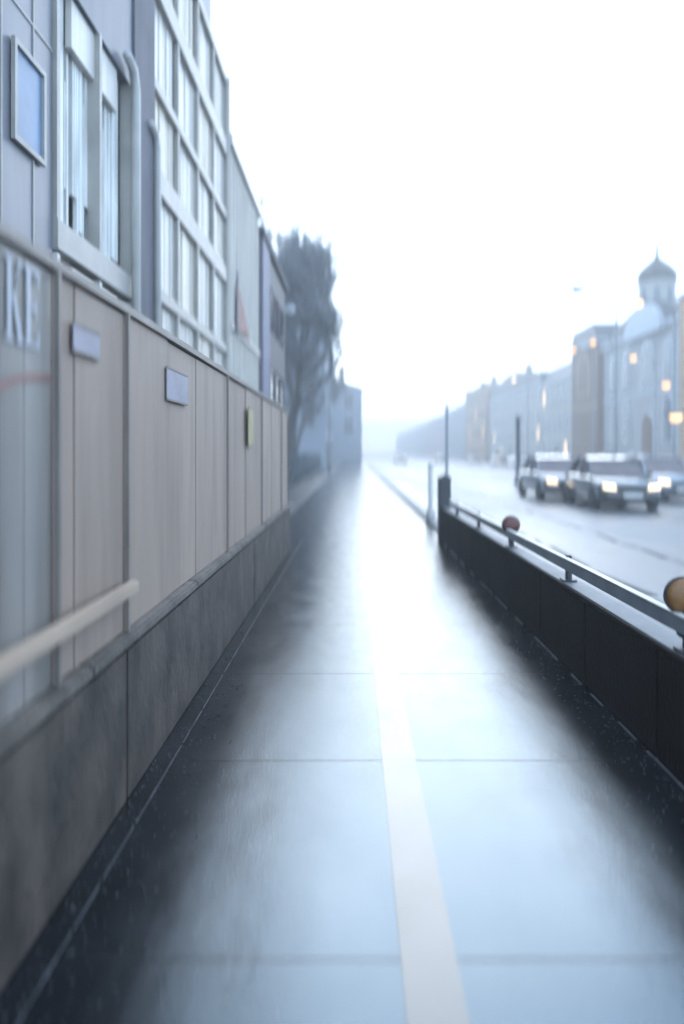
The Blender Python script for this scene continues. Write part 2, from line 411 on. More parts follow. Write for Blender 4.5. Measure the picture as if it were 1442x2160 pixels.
sign('warning_strip', 'pale yellow vertical strip at the far end of the hoarding', 'strip', 523, 533, 860, 940, M['yellow_sign'], Xh+.034)
# tan hand rail
t = thing('handrail', 'tan timber handrail fixed to the hoarding above the low wall', 'handrail', (-1.0, 1, .98))
W(t, MB().box(-1.03, -.985, .3, 3.5, .955, 1.015), 'rail', M['tan_rail'], bevel=.01)
for y in (1.2, 2.05, 2.9): W(t, MB().bar((-1.075, y, .93), (-1.02, y, .96), .02, .02), 'bracket', M['post'])

# ---------------------------------------------------------------- left buildings
XA = -3.0
def yat(px, X=XA): return X*F/(px-VX)
A = thing('office_building', 'tall slate blue building with pale glazed bays above the hoarding', 'building', (XA-4, 11, 0))
# solid back volume
W(A, MB().box(XA-8, XA-.30, 3.0, 17.9, 0, 10.5), 'core', M['column'])
W(A, MB().box(XA-8, XA, 3.0, 16.0, 10.5, 18.5), 'upper_wall', M['clad_dark'])
W(A, MB().box(XA-.30, XA, 3.0, yat(110), 0, 10.5), 'side_wall', M['clad'])
W(A, MB().box(XA-.30, XA+.06, yat(275), yat(318), 0, 10.5), 'pier', M['column'])
W(A, MB().box(XA-.30, XA+.08, yat(478), 17.9, 0, 10.5), 'corner_pier', M['white_wall'])
# seams on the side wall
b = MB()
for y in (5.2, 6.45, 7.1): b.box(XA+.001, XA+.012, y-.01, y+.01, 0, 10.48)
for z in (3.4, 5.6, 7.8): b.box(XA+.001, XA+.010, 3.0, yat(110), z-.012, z+.012)
W(A, b, 'panel_joints', M['mullion'])
# blue windows in the side wall
for (y0, y1, z0, z1) in ((6.62, 7.3, 4.35, 5.25), (5.4, 6.2, 6.0, 7.2)):
    fr = MB(); fw = .05
    fr.box(XA+.013, XA+.05, y0, y1, z0, z0+fw).box(XA+.013, XA+.05, y0, y1, z1-fw, z1)
    fr.box(XA+.013, XA+.05, y0, y0+fw, z0+fw, z1-fw).box(XA+.013, XA+.05, y1-fw, y1, z0+fw, z1-fw)
    wnd = W(A, fr, 'window', M['mullion'])
    W(wnd, MB().box(XA+.014, XA+.022, y0+fw, y1-fw, z0+fw, z1-fw), 'pane', M['glass_blue'])
# slatted bay (x 110..275)
ya, yb = yat(112), yat(274)
for fl, (z0, z1) in enumerate(((1.0, 3.6), (3.95, 6.5))):
    fr = MB()
    fr.box(XA-.1, XA+.05, ya, yb, z0-.3, z0); fr.box(XA-.1, XA+.04, ya, ya+.08, z0, z1); fr.box(XA-.1, XA+.06, yb-.12, yb, z0, z1)
    fr.box(XA-.1, XA+.045, (ya+yb)/2-.04, (ya+yb)/2+.04, z0, z1)
    bay = W(A, fr, 'bay_window', M['mullion'] if fl else M['white_metal'])
    W(bay, MB().box(XA-.28, XA-.22, ya, yb, z0, z1), 'pane', M['recess'] if fl < 2 else M['glass'])
    sl = MB(); y = ya+.1
    while y < yb-.15:
        wd = random.choice((.03, .05, .09, .14, .05))
        top = z1-random.choice((0, 0, .05, .5, .9)); bot = z0+random.choice((0, 0, 0, .15, .5))
        if top-bot > .4: sl.box(XA-.14-random.uniform(0, .05), XA-.10, y, y+wd, bot, top)
        y += wd+random.choice((.02, .03, .06, .12))
    W(bay, sl, 'blind', M['slat'])
    # canopy light box
    W(bay, MB().box(XA-.09, XA-.02, ya+.55, yb-.5, z1-.55, z1-.02), 'light_panel', M['white_panel'])
W(A, MB().box(XA-.28, XA+.03, ya, yb, 6.5, 10.5), 'spandrel', M['clad_dark'])
# white glazed grid bay (x 320..478)
ya, yb = yat(320), yat(477)
levels = [(.6, 2.35), (2.6, 3.95), (4.1, 5.6), (5.95, 7.1), (7.25, 8.6), (8.95, 10.3)]
n_ = 4
for fl, (z0, z1) in enumerate(levels):
    W(A, MB().box(XA-.28, XA+.03, ya, yb, z1, (levels[fl+1][0] if fl+1 < len(levels) else 10.5)), 'floor_band', M['mullion'])
    for k in range(n_):
        a = ya+(yb-ya)*k/n_; c = ya+(yb-ya)*(k+1)/n_
        mb = MB(); mb.box(XA-.05, XA+.02, a, a+.07, z0, z1).box(XA-.05, XA+.02, c-.03, c, z0, z1).box(XA-.05, XA+.015, a+.07, c-.03, z0, z0+.04)
        wnd = W(A, mb, 'window', M['mullion'])
        pn = MB(); y = a+.07
        while y < c-.04:
            wd = min(random.uniform(.07, .16), c-.03-y); pn.box(XA-.10, XA-.05-random.uniform(0, .03), y, y+wd-.008, z0, z1); y += wd
        W(wnd, pn, 'pane', M['cream_panel'] if (k+fl) % 3 == 0 else M['white_panel'])
b = MB(); b.tube([(XA+.10, yat(318), .3), (XA+.10, yat(318), 6.1), (XA+.10, yat(318)-.1, 6.28), (XA+.10, yat(318)-.35, 6.33)], .055)
W(A, b, 'downpipe', M['white_metal'], smooth=True)
b = MB(); b.tube([(XA+.12, yat(268), .3), (XA+.12, yat(268), 6.4), (XA+.12, yat(268)-.12, 6.62), (XA+.12, yat(268)-.4, 6.68)], .06)
W(A, b, 'downpipe', M['white_metal'], smooth=True)
W(A, MB().box(XA-8.1, XA+.15, 2.9, 16.1, 18.5, 18.8), 'roof', M['clad_dark'])
for i, y in enumerate((8.2, 10.6, 13.0)):
    for z in (12.0, 15.2):
        fr = MB(); y1 = y+1.3; z1 = z+1.7; fw = .07
        fr.box(XA+.003, XA+.05, y, y1, z, z+fw).box(XA+.003, XA+.05, y, y1, z1-fw, z1).box(XA+.003, XA+.05, y, y+fw, z+fw, z1-fw).box(XA+.003, XA+.05, y1-fw, y1, z+fw, z1-fw)
        wnd = W(A, fr, 'window', M['mullion']); W(wnd, MB().box(XA+.004, XA+.015, y+fw, y1-fw, z+fw, z1-fw), 'pane', M['glass'])

B = thing('white_building', 'pale rendered building with a red pennant between the glazed office and the mauve block', 'building', (XA-4, 21, 0))
W(B, MB().box(XA-8, XA, 18.1, 24.0, 0, 9.0), 'wall', M['white_wall'])
W(B, MB().box(XA-8.05, XA+.12, 18.05, 24.1, 9.0, 9.25), 'roof', M['white_metal'])
b = MB()
for k in range(12): b.box(XA+.002, XA+.05, 18.4+k*.47, 18.46+k*.47, 3.4, 8.9)
W(B, b, 'ribs', M['white_panel'])
for z0, z1 in ((2.4, 2.65), (4.6, 4.78)):
    W(B, MB().box(XA+.003, XA+.07, 18.2, 23.9, z0, z1), 'floor_band', M['mullion'])
for k in range(3):
    y0 = 18.7+k*1.8; fr = MB()
    fr.box(XA+.003, XA+.06, y0, y0+1.3, 2.7, 2.78).box(XA+.003, XA+.06, y0, y0+1.3, 3.3, 3.38).box(XA+.003, XA+.06, y0, y0+.07, 2.78, 3.3).box(XA+.003, XA+.06, y0+1.23, y0+1.3, 2.78, 3.3)
    wnd = W(B, fr, 'window', M['white_metal']); W(wnd, MB().box(XA+.004, XA+.02, y0+.07, y0+1.23, 2.78, 3.3), 'pane', M['cream_panel'])
t = thing('pennant', 'red triangular pennant hanging on the pale rendered wall', 'pennant', (XA+.15, 19.4, 4.6))
W(t, MB().prism([(18.9, 5.9), (19.0, 5.9), (21.2, 4.75), (18.9, 4.7)], XA+.10, XA+.12, 'yz'), 'cloth', M['red'])
W(t, MB().tube([(XA+.11, 18.88, 4.5), (XA+.11, 18.88, 6.1)], .025), 'pole', M['steel'])

Cb = thing('mauve_building', 'dark brown mauve clad block beside the bare tree', 'building', (XA-4, 28, 0))
W(Cb, MB().box(XA-8, XA+.02, 24.3, 33.0, 0, 8.6), 'wall', M['mauve'])
W(Cb, MB().box(XA-8.1, XA+.16, 24.2, 33.1, 8.6, 8.85), 'roof', M['dark_b'])
W(Cb, MB().box(XA+.023, XA+.10, 24.4, 26.4, 1.0, 8.55), 'violet_panel', M['violet'])
for k in range(3):
    for z in (3.2, 6.0):
        y0 = 27+k*1.9; fr = MB(); fw = .06
        fr.box(XA+.023, XA+.07, y0, y0+1.1, z, z+fw).box(XA+.023, XA+.07, y0, y0+1.1, z+1.5-fw, z+1.5).box(XA+.023, XA+.07, y0, y0+fw, z+fw, z+1.5-fw).box(XA+.023, XA+.07, y0+1.1-fw, y0+1.1, z+fw, z+1.5-fw)
        wnd = W(Cb, fr, 'window', M['dark_b']); W(wnd, MB().box(XA+.024, XA+.035, y0+fw, y0+1.1-fw, z+fw, z+1.5-fw), 'pane', M['glass'])

# generic building with windows on its street face (normal dir sx) and its near end (-Y)
def window_proto(wd, ht, arch=False, face='x', s=-1):
    fr = MB(); fw = .12; d0, d1 = (-.08, .02)
    def bx(a0, a1, z0, z1, d0=d0, d1=d1, mb=fr):
        if face == 'x':
            lo, hi = sorted((s*-d0, s*-d1)) if False else sorted((s*d1*-1*-1, s*d0*-1*-1))
            mb.box(lo, hi, a0, a1, z0, z1)
        else: mb.box(a0, a1, -d1 if False else -.06, .02, z0, z1)
    def frame_box(a0, a1, z0, z1, out0, out1, mb):
        # out = distance outward from the wall face
        if face == 'x':
            lo, hi = sorted((s*out0, s*out1)); mb.box(lo, hi, a0, a1, z0, z1)
        else: mb.box(a0, a1, -out1, -out0, z0, z1)
    frame_box(-wd/2-fw, wd/2+fw, -fw-.06, 0, .003, .16, fr)
    frame_box(-wd/2-fw, -wd/2, 0, ht, .003, .08, fr); frame_box(wd/2, wd/2+fw, 0, ht, .003, .08, fr)
    frame_box(-wd/2-fw, wd/2+fw, ht, ht+fw*1.3, .003, .12, fr)
    frame_box(-.03, .03, 0, ht, .025, .05, fr); frame_box(-wd/2, -.03, ht*.62, ht*.62+.06, .025, .045, fr); frame_box(.03, wd/2, ht*.62, ht*.62+.06, .025, .045, fr)
    pn = MB(); frame_box(-wd/2, wd/2, 0, ht, .003, .02, pn)
    return fr, pn
def townhouse(name, label, x0, x1, y0, y1, eave, mw, roof='pitch', rh=2.5, storeys=3, sx=-1, bay=2.6, wmat='ch_trim', chim=1, base=0.12, rmat='slate', lit=0.06, ends=True):
    """x0 is the street face (normal sx)."""
    t = thing(name, label, 'building', ((x0+x1)/2, (y0+y1)/2, 0))
    W(t, MB().box(min(x0, x1), max(x0, x1), y0, y1, 0, eave), 'wall', mw)
    W(t, MB().box(min(x0, x1)-.25, max(x0, x1)+.25, y0-.12, y1+.05, eave, eave+.35), 'cornice', M[wmat])
    xm = (x0+x1)/2; r = MB(); z = eave+.355
    if roof == 'pitch':      # ridge along Y
        r.prism([(x0-(-sx)*-.2, z), (xm, z+rh), (x1, z)], y0, y1, 'xz')
    elif roof == 'gable':    # gable faces the street
        ym = (y0+y1)/2
        r.prism([(y0, z), (y0+.3, z+rh*.45), (ym-1, z+rh), (ym+1, z+rh), (y1-.3, z+rh*.45), (y1, z)], x0, x1, 'yz')
    elif roof == 'mansard':
        r.prism([(x0, z), (x0+.9*(-sx), z+rh*.8), (x0+2.2*(-sx), z+rh), (x1, z+rh), (x1, z)], y0+.1, y1-.1, 'xz')
    else: r.box(min(x0, x1)+.2, max(x0, x1)-.2, y0+.2, y1-.2, z, z+.4)
    rf = W(t, r, 'roof', M[rmat])
    for k in range(chim):
        yy = y0+(y1-y0)*(k+.5)/chim; xx = x0+(-sx)*3.0
        W(rf, MB().box(xx-.4, xx+.4, yy-.7, yy+.7, z-.2, z+rh+1.2).box(xx-.5, xx+.5, yy-.8, yy+.8, z+rh+1.2, z+rh+1.4), 'chimney', M['brown_b'])
    fh = eave/storeys
    L = y1-y0; n = max(1, int(L/bay)); wd, ht = min(1.2, bay*.45), fh*.55
    fr, pn = window_proto(wd, ht, s=sx); proto = None
    for i in range(storeys):
        for k in range(n):
            yy = y0+L*(k+.5)/n; zz = i*fh+fh*.25
            if proto is None:
                proto = fr.build('window', M[wmat], t); pn.build('pane', M['glass'], proto); o = proto
            else: o = inst(proto, t, (0, 0, 0))
            o.location = (x0-t.location.x, yy-t.location.y, zz)
            if random.random() < lit:
                c = o.children[0]; c.data = c.data.copy(); c.data.materials[0] = M['lit']
    if ends:
        Lx = abs(x1-x0); nx = max(1, int(Lx/3.2)); fr, pn = window_proto(wd, ht, face='y'); proto = None
        for i in range(1, storeys):
            for k in range(nx):
                xx = min(x0, x1)+Lx*(k+.5)/nx; zz = i*fh+fh*.25
                if proto is None:
                    proto = fr.build('window', M[wmat], t); pn.build('pane', M['glass'], proto); o = proto
                else: o = inst(proto, t, (0, 0, 0))
                o.location = (xx-t.location.x, y0-t.location.y, zz)
    b = MB()
    yy = (y0+y1)/2 if n % 2 == 0 else y0+L*.5/n+L/n/2
    xs = sorted((x0+sx*.004, x0+sx*.12)); b.box(xs[0], xs[1], yy-.6, yy+.6, base, 2.4)
    W(t, b, 'door', M['brown_b'])
    return t

XR = 27.0
def ry(px): return XR*F/(px-VX)
townhouse('townhouse', 'pale stone house with mansard roof left of the brown arched tower', XR, XR+12, ry(1213), ry(1142)-.3, 11.0, M['pale_b'], 'mansard', 2.6, 3, lit=.05)
townhouse('townhouse', 'broad pale house with rounded gable in the middle of the far row', XR, XR+12, ry(1141), ry(1032)-.3, 11.5, M['pale_b'], 'gable', 3.6, 4, bay=3.4, chim=1)
townhouse('townhouse', 'narrow tan and brown house with tall chimney in the far row', XR-.8, XR+11, ry(1031), ry(988)-.3, 15.0, M['tan_b'], 'flat', 1, 4, chim=2, bay=4.4, lit=.2, wmat='brown_b')
townhouse('townhouse', 'blue grey house with steep roof beside the tan house', XR, XR+12, ry(987), ry(943)-.3, 13.2, M['blue_b'], 'pitch', 3.2, 4, bay=5, chim=1)
townhouse('townhouse', 'pinkish brick house near the end of the far row', XR, XR+12, ry(942), ry(896)-.4, 12.5, M['pink_b'], 'flat', 2, 3, bay=8, chim=0)
townhouse('townhouse', 'small blue grey end house closing the far row', XR, XR+14, ry(895), ry(835), 12.0, M['blue_b'], 'pitch', 4, 3, bay=16, chim=0)

# brown tower with arched window
tw = thing('arched_tower', 'brown square tower with a big arched window beside the domed church', 'tower', (XR, 86, 0))
y0, y1 = ry(1271), ry(1216); top = 13.6
W(tw, MB().box(XR-.6, XR+8, y0, y1, 0, top), 'wall', M['brown_b'])
W(tw, MB().box(XR-.9, XR+8.3, y0-.3, y1+.3, top, top+.4), 'cornice', M['ch_trim'])
W(tw, MB().prism([(y0-.1, top+.41), (y0+1.0, top+2.3), (y1-1.0, top+2.3), (y1+.1, top+.41)], XR-.7, XR+8, 'yz'), 'roof', M['slate'])
def arch_poly(yc, w_, zb, zt, n=10):
    r = w_/2; P = [(yc-r, zb), (yc+r, zb)]
    return P+[(yc+r*math.cos(a), zt-r+r*math.sin(a)) for a in [math.pi*i/n for i in range(n+1)]]
ym = (y0+y1)/2
aw = W(tw, MB().prism(arch_poly(ym, 4.6, 8.0, 13.0), XR-.72, XR-.604, 'yz'), 'arched_window', M['tan_b'])
W(aw, MB().prism(arch_poly(ym, 3.6, 8.4, 12.6), XR-.76, XR-.724, 'yz'), 'pane', M['brown_b'])
xm = XR+3.5
aw = W(tw, MB().prism(arch_poly(xm, 3.6, 8.0, 12.6), y0-.12, y0-.004, 'xz'), 'arched_window', M['tan_b'])
W(aw, MB().prism(arch_poly(xm, 2.8, 8.4, 12.2), y0-.16, y0-.124, 'xz'), 'pane', M['brown_b'])
W(tw, MB().box(XR-.66, XR-.604, y0, y1, 6.6, 7.0), 'string_course', M['tan_b'])

# church
ch = thing('church', 'pale blue grey church with an onion dome and cross above the far row', 'church', (XR+6, 70, 0))
y0, y1 = 57.0, ry(1273)
W(ch, MB().box(XR, XR+14, y0, y1, 0, 12.6), 'wall', M['ch_wall'])
W(ch, MB().box(XR-.4, XR+14.3, y0-.3, y1+.2, 12.6, 13.0), 'cornice', M['ch_trim'])
DY = 70.5; DX = (1385-VX)/F*DY
rz = lambda py, Y=DY: H+(VY-py)*Y/F
W(ch, MB().prism([(y1+.1, 13.01), (DY+2.4, rz(640, DY)-.2), (DY-2.4, rz(640, DY)-.2), (y0, 13.01)], XR-.2, XR+12, 'yz'), 'roof', M['slate'])
W(ch, MB().prism([(y0+2, 12.0)]+[(DY-1+4.2*math.cos(a), 12.6+2.4*math.sin(a)) for a in [math.pi*i/12 for i in range(13)]][::-1], XR-.6, XR-.21, 'yz') if False else
  MB().prism([(DY-1+4.4*math.cos(a), 12.3+2.9*math.sin(a)) for a in [math.pi*i/14 for i in range(15)]], XR-.75, XR-.21, 'yz'), 'gable', M['ch_trim'])
dr = (1422-1350)/2/F*DY
W(ch, MB().lathe([(dr*1.12, rz(682)), (dr*1.12, rz(668)), (dr, rz(667)), (dr, rz(604)), (dr*1.08, rz(603)), (dr*1.08, rz(596))], (DX, DY, 0), 24), 'drum', M['ch_wall'])
for k in range(8):
    a = 2*math.pi*(k+.5)/8; cx, cy = DX+math.cos(a)*(dr+.0), DY+math.sin(a)*(dr+.0)
    m2 = MB(); d = Vector((math.cos(a), math.sin(a), 0)); s_ = Vector((-d.y, d.x, 0))
    pol = arch_poly(0, .55, rz(662), rz(612)); n = len(pol)
    vs = [Vector((DX, DY, 0))+d*(dr-.06)+s_*u+Vector((0, 0, v)) for u, v in pol]+[Vector((DX, DY, 0))+d*(dr+.02)+s_*u+Vector((0, 0, v)) for u, v in pol]
    m2.add(vs, [tuple(range(n)), tuple(range(n, 2*n))]+[(i, (i+1) % n, (i+1) % n+n, i+n) for i in range(n)])
    W(ch, m2, 'drum_window', M['glass'])
prof = [(dr*1.02, rz(596)), (dr*1.12, rz(588)), (dr*1.10, rz(578)), (dr*.95, rz(568)), (dr*.68, rz(558)), (dr*.36, rz(549)), (dr*.14, rz(541)), (dr*.06, rz(533)), (.06, rz(528))]
W(ch, MB().lathe(prof, (DX, DY, 0), 28), 'dome', M['dome'], smooth=True)
b = MB().lathe([(.05, rz(529)), (.22, rz(527)), (.22, rz(523)), (.05, rz(521))], (DX, DY, 0), 10)
b.box(DX-.05, DX+.05, DY-.05, DY+.05, rz(521), rz(509)).box(DX-.22, DX+.22, DY-.04, DY+.04, rz(515), rz(513))
W(ch, b, 'cross', M['slate'])
for (yc, zb, zt, wd) in ((60.5, 2.5, 6.5, 1.6), (65, 2.5, 6.5, 1.6), (DY-1, 7.6, 12.0, 3.0), (75, 2.5, 6.5, 1.6), (78.6, 2.5, 6.5, 1.6), (60.5, 8, 11.4, 1.5), (65, 8, 11.4, 1.5), (75, 8, 11.4, 1.5), (78.6, 8, 11.4, 1.5), (DY-1, 0.3, 5.2, 2.6)):
    aw = W(ch, MB().prism(arch_poly(yc, wd+.5, zb-.2, zt+.25), XR-.12, XR-.004, 'yz'), 'arched_window' if zb > 1 else 'portal', M['ch_trim'])
    W(aw, MB().prism(arch_poly(yc, wd, zb, zt), XR-.16, XR-.124, 'yz'), 'pane', M['glass'] if zb > 1 else M['brown_b'])
for xc in (XR+3, XR+7, XR+11):
    aw = W(ch, MB().prism(arch_poly(xc, 2.0, 4, 10), y0-.12, y0-.004, 'xz'), 'arched_window', M['ch_trim'])
    W(aw, MB().prism(arch_poly(xc, 1.5, 4.3, 9.7), y0-.16, y0-.124, 'xz'), 'pane', M['glass'])
b = MB()
for z in (7.0,): b.box(XR-.1, XR-.003, y0, y1, z, z+.3)
W(ch, b, 'string_course', M['ch_trim'])
# beige bell tower at the right edge
bt = thing('bell_tower', 'tall beige tower at the right edge in front of the church', 'tower', (28, 54, 0))
by = 54.0; bx0 = (1432-VX)/F*(by+5)
W(bt, MB().box(bx0, bx0+5, by, by+5, 0, H+(VY-600)*by/F), 'wall', M['tan_b'])
W(bt, MB().box(bx0-.2, bx0+5.2, by-.2, by+5.2, H+(VY-600)*by/F, H+(VY-592)*by/F), 'cornice', M['ch_trim'])
W(bt, MB().lathe([(3.2, H+(VY-592)*by/F), (2.4, 16.6), (.1, 19.5)], (bx0+2.5, by+2.5, 0), 8), 'roof', M['slate'])
for z in (3, 7, 10):
    for (f_, c_) in (('x', by+2.5), ('y', bx0+2.5)):
        aw = W(bt, MB().prism(arch_poly(c_, 1.5, z, z+2.4), *((bx0-.1, bx0-.004, 'yz') if f_ == 'x' else (by-.1, by-.004, 'xz'))), 'arched_window', M['glass'])

# far mist-grey building closing the street on the left
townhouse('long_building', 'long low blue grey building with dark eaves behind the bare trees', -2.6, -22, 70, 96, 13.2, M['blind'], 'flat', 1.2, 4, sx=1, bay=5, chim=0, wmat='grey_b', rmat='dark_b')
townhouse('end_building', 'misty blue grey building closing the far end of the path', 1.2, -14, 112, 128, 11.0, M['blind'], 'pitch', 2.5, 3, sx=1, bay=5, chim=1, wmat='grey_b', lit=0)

# ---------------------------------------------------------------- trees
def tree(loc, h, label, seed, spread=.36, dens=1.0):
    rnd = random.Random(seed)
    t = thing('bare_tree', label, 'tree', loc, 0, 'bare trees beyond the buildings')
    tr = MB(); cr = MB()
    def branch(p, d, L, r, depth):
        if math.hypot(p.x, p.y) > .27*h: return
        n = 4; pts = [p]; q = p.copy(); dd = d.copy()
        for i in range(n):
            dd = (dd + Vector((rnd.gauss(0, .16), rnd.gauss(0, .16), rnd.gauss(.06, .10))) - Vector((q.x, q.y, 0))*(.55/h)*(depth > 0)).normalized()
            q = q+dd*L/n; pts.append(q.copy())
        rads = [r*(1-.5*i/n) for i in range(n+1)]
        mb = tr if depth == 0 else cr
        mb.tube(pts, rads, 7 if depth < 2 else 3, cap=depth < 2)
        if depth >= 5: return
        k = {0: 10, 1: 7, 2: 6, 3: 5, 4: 4}[depth]
        k = max(2, round(k*dens)) if depth > 1 else k
        for i in range(k):
            f = rnd.uniform(.35, 1.0) if depth else .42+.58*(i+.5)/k
            j = min(n-1, int(f*n)); pp = pts[j].lerp(pts[j+1], f*n-j)
            ax = Vector((rnd.gauss(0, 1), rnd.gauss(0, 1), rnd.gauss(0, .4))).normalized()
            nd = (dd*rnd.uniform(.45, .9) + ax*spread*rnd.uniform(.9, 1.6)).normalized()
            branch(pp, nd, L*rnd.uniform(.42, .62), max(.018, rads[j]*.55), depth+1)
    branch(Vector((0, 0, 0)), Vector((0, 0, 1)), h*.60, h*.02, 0)
    tr.build('trunk', M['bark'], t, smooth=True); cr.build('crown', M['twig'], t)
    return t
tp = [((-4.3, 37.0), 14.2, 'tall bare frosty tree rising right behind the dark mauve block', 12),
      ((-3.9, 43.0), 15.5, 'darker bare tree standing just right of the mauve block', 77),
      ((-4.0, 52.0), 16.0, 'bare tree in front of the long low building, third from the mauve block', 99),
      ((-5.0, 64.0), 12.5, 'slender bare tree at the street side corner of the long low building', 8),
      ((-3.4, 84.0), 13.0, 'small distant bare tree near the end of the path', 53)]
for (xy, h, lb, sd_) in tp: tree((xy[0], xy[1], 0), h, lb, sd_, dens=1.0)

# hedge below the trees
def hedge():
    rnd = random.Random(5); b = MB()
    for i in range(9000):
        y = rnd.uniform(34, 68); x = -3.4+rnd.uniform(-.5, .5); z = rnd.uniform(0, 1.5)*(1-.25*abs(math.sin(y)))
        a = Vector((rnd.gauss(0, 1), rnd.gauss(0, 1), rnd.gauss(0, 1))).normalized(); c = a.orthogonal().normalized()*.09; a = a*.12; p = Vector((x, y, z+.05))
        b.add([p-a, p+c, p+a, p-c], [(0, 1, 2, 3)])
    t = thing('hedge', 'low clipped grey green hedge beneath the bare trees', 'hedge', (-3.4, 50, 0))
    W(t, b, 'foliage', M['hedge'])
    s = MB()
    for k in range(30): s.tube([(-3.4, 34.5+k*1.12, 0), (-3.45, 34.6+k*1.12, 1.1)], [.03, .012], 5)
    W(t, s, 'stems', M['bark'])
hedge()

# ---------------------------------------------------------------- parapet and railing on the right
PX = 1.6
pp = thing('parapet', 'black low parapet wall along the right edge of the wet path', 'parapet', (PX, 6, 0))
b = MB(); y = -1.0
while y < 13.9:
    b.box(PX, PX+.16, y+.004, min(y+1.24, 13.9), -.01, .565); y += 1.25
W(pp, b, 'wall', M['parapet'], bevel=.008)
W(pp, MB().box(PX-.015, PX+.02, -1, 13.9, .567, .598), 'coping_edge', M['parapet'], bevel=.006)
W(pp, MB().box(PX+.022, PX+.18, -1, 13.9, .567, .594), 'coping', M['kerb'], bevel=.006)
rl = thing('railing', 'low grey steel railing on short dark posts along the parapet', 'railing', (PX+.05, 6, .6))
posts = [1.69+2.13*k for k in range(6)]
W(rl, MB().box(PX+.035, PX+.065, -.5, 13.0, .69, .777), 'rail', M['rail'], bevel=.006)
W(rl, MB().box(PX+.028, PX+.072, -.5, 13.0, .779, .785), 'rail_cap', M['white_metal'])
for k, y in enumerate(posts):
    b = MB().box(PX+.068, PX+.105, y-.035, y+.035, .60, .80); b.box(PX+.03, PX+.14, y-.07, y+.07, .597, .61)
    W(rl, b, 'post', M['post'], bevel=.006)
# end pillar
ep = thing('pillar', 'dark square end pillar closing the far end of the parapet', 'pillar', (1.68, 14.1, 0))
W(ep, MB().box(1.58, 1.80, 14.0, 14.25, 0, 1.10), 'shaft', M['post'], bevel=.01)
W(ep, MB().prism([(1.56, 1.1), (1.82, 1.1), (1.80, 1.14), (1.69, 1.2), (1.58, 1.14)], 13.98, 14.27, 'xz'), 'cap', M['post'])
# roadworks lamps
def warning_lamp(x, y, z, label, lens):
    t = thing('warning_lamp', label, 'warning lamp', (x, y, z), 0, 'roadworks lamps along the railing')
    MB().box(-.024, .024, -.035, .035, 0, .13).build('battery_box', M['post'], t, bevel=.01)
    l = MB().lathe([(.02, -.048), (.075, -.042), (.09, -.02), (.09, .02), (.075, .042), (.02, .048)], (0, 0, .215), 24, 'y').build('lens', lens, t, smooth=True)
    MB().lathe([(.092, -.012), (.098, -.012), (.098, .012), (.092, .012)], (0, 0, .215), 24, 'y').build('rim', M['black'], l)
    MB().tube([(0, 0, .12), (0, 0, .17)], .008).build('bracket', M['black'], t)
warning_lamp(PX+.094, 3.90, .65, 'amber round warning lamp at the right edge beside the nearest railing post', M['amber'])
warning_lamp(PX+.094, 8.16, .61, 'small reddish warning lamp farther along the railing', M['redlens'])

# ---------------------------------------------------------------- street lamps
def street_lamp(x, y, h, arm, label, glow='lamp_glow', pole_r=.07):
    t = thing('street_lamp', label, 'street lamp', (x, y, 0), 0, 'street lamps')
    MB().lathe([(pole_r*2.2, 0), (pole_r*2.2, .9), (pole_r*1.3, 1.0), (pole_r, 1.1), (pole_r*.7, h-.8)], n=12).build('pole', M['steel'], t, smooth=True)
    s = 1 if arm > 0 else -1; a = abs(arm)
    pts = [(0, 0, h-.85), (s*.02, 0, h-.5), (s*a*.15, 0, h-.2), (s*a*.45, 0, h-.02), (s*a, 0, h)]
    MB().tube(pts, [pole_r*.7, pole_r*.65, pole_r*.6, pole_r*.55, pole_r*.5], 8).build('arm', M['steel'], t, smooth=True)
    hb = MB().box(s*a-.12*1, s*a+s*.75, -.16, .16, h-.03, h+.1) if s > 0 else MB().box(s*a-.75, s*a+.12, -.16, .16, h-.03, h+.1)
    head = hb.build('lamp_head', M['steel'], t, bevel=.03)
    c = s*(a+.33)
    MB().lathe([(.05, -.26), (.2, -.2), (.26, -.032)], (c, 0, h), 14).build('diffuser', M[glow], head, smooth=True)
    return t
def lamp_at(px, py, Y, arm, label, **k):
    X = (px-VX)/F*Y; z = H+(VY-py)*Y/F
    s = 1 if arm > 0 else -1
    street_lamp(X-arm-s*.33, Y, z+.1, arm, label, **k)
lamp_at(1404, 812, 44, -1.2, 'tall street lamp with warm glow nearest the right edge of the picture')
lamp_at(1345, 640, 36, -1.4, 'tallest street lamp, its warm head beside the onion dome')
lamp_at(1335, 755, 52, -1.2, 'warm street lamp in front of the church wall under the arched gable')
lamp_at(1250, 722, 60, -1.3, 'warm street lamp in front of the brown arched tower')
lamp_at(1210, 738, 66, -1.3, 'warm street lamp left of the brown arched tower')
lamp_at(1425, 880, 30, -1.0, 'warm street lamp low at the right edge behind the cars')
lamp_at(1300, 905, 95, -1.0, 'smaller warm street lamp above the parked red car')
lamp_at(1083, 800, 80, -1.2, 'street lamp before the broad pale gabled house', glow='lamp_white')
lamp_at(1218, 612, 34, -1.4, 'slender street lamp with white head against the open sky', glow='lamp_off', pole_r=.05)
lamp_at(612, 652, 34.6, 1.0, 'street lamp with white head in front of the bare tree', glow='lamp_off', pole_r=.05)
lamp_at(730, 660, 60, 1.0, 'far street lamp reaching over the end of the path', glow='lamp_white', pole_r=.06)
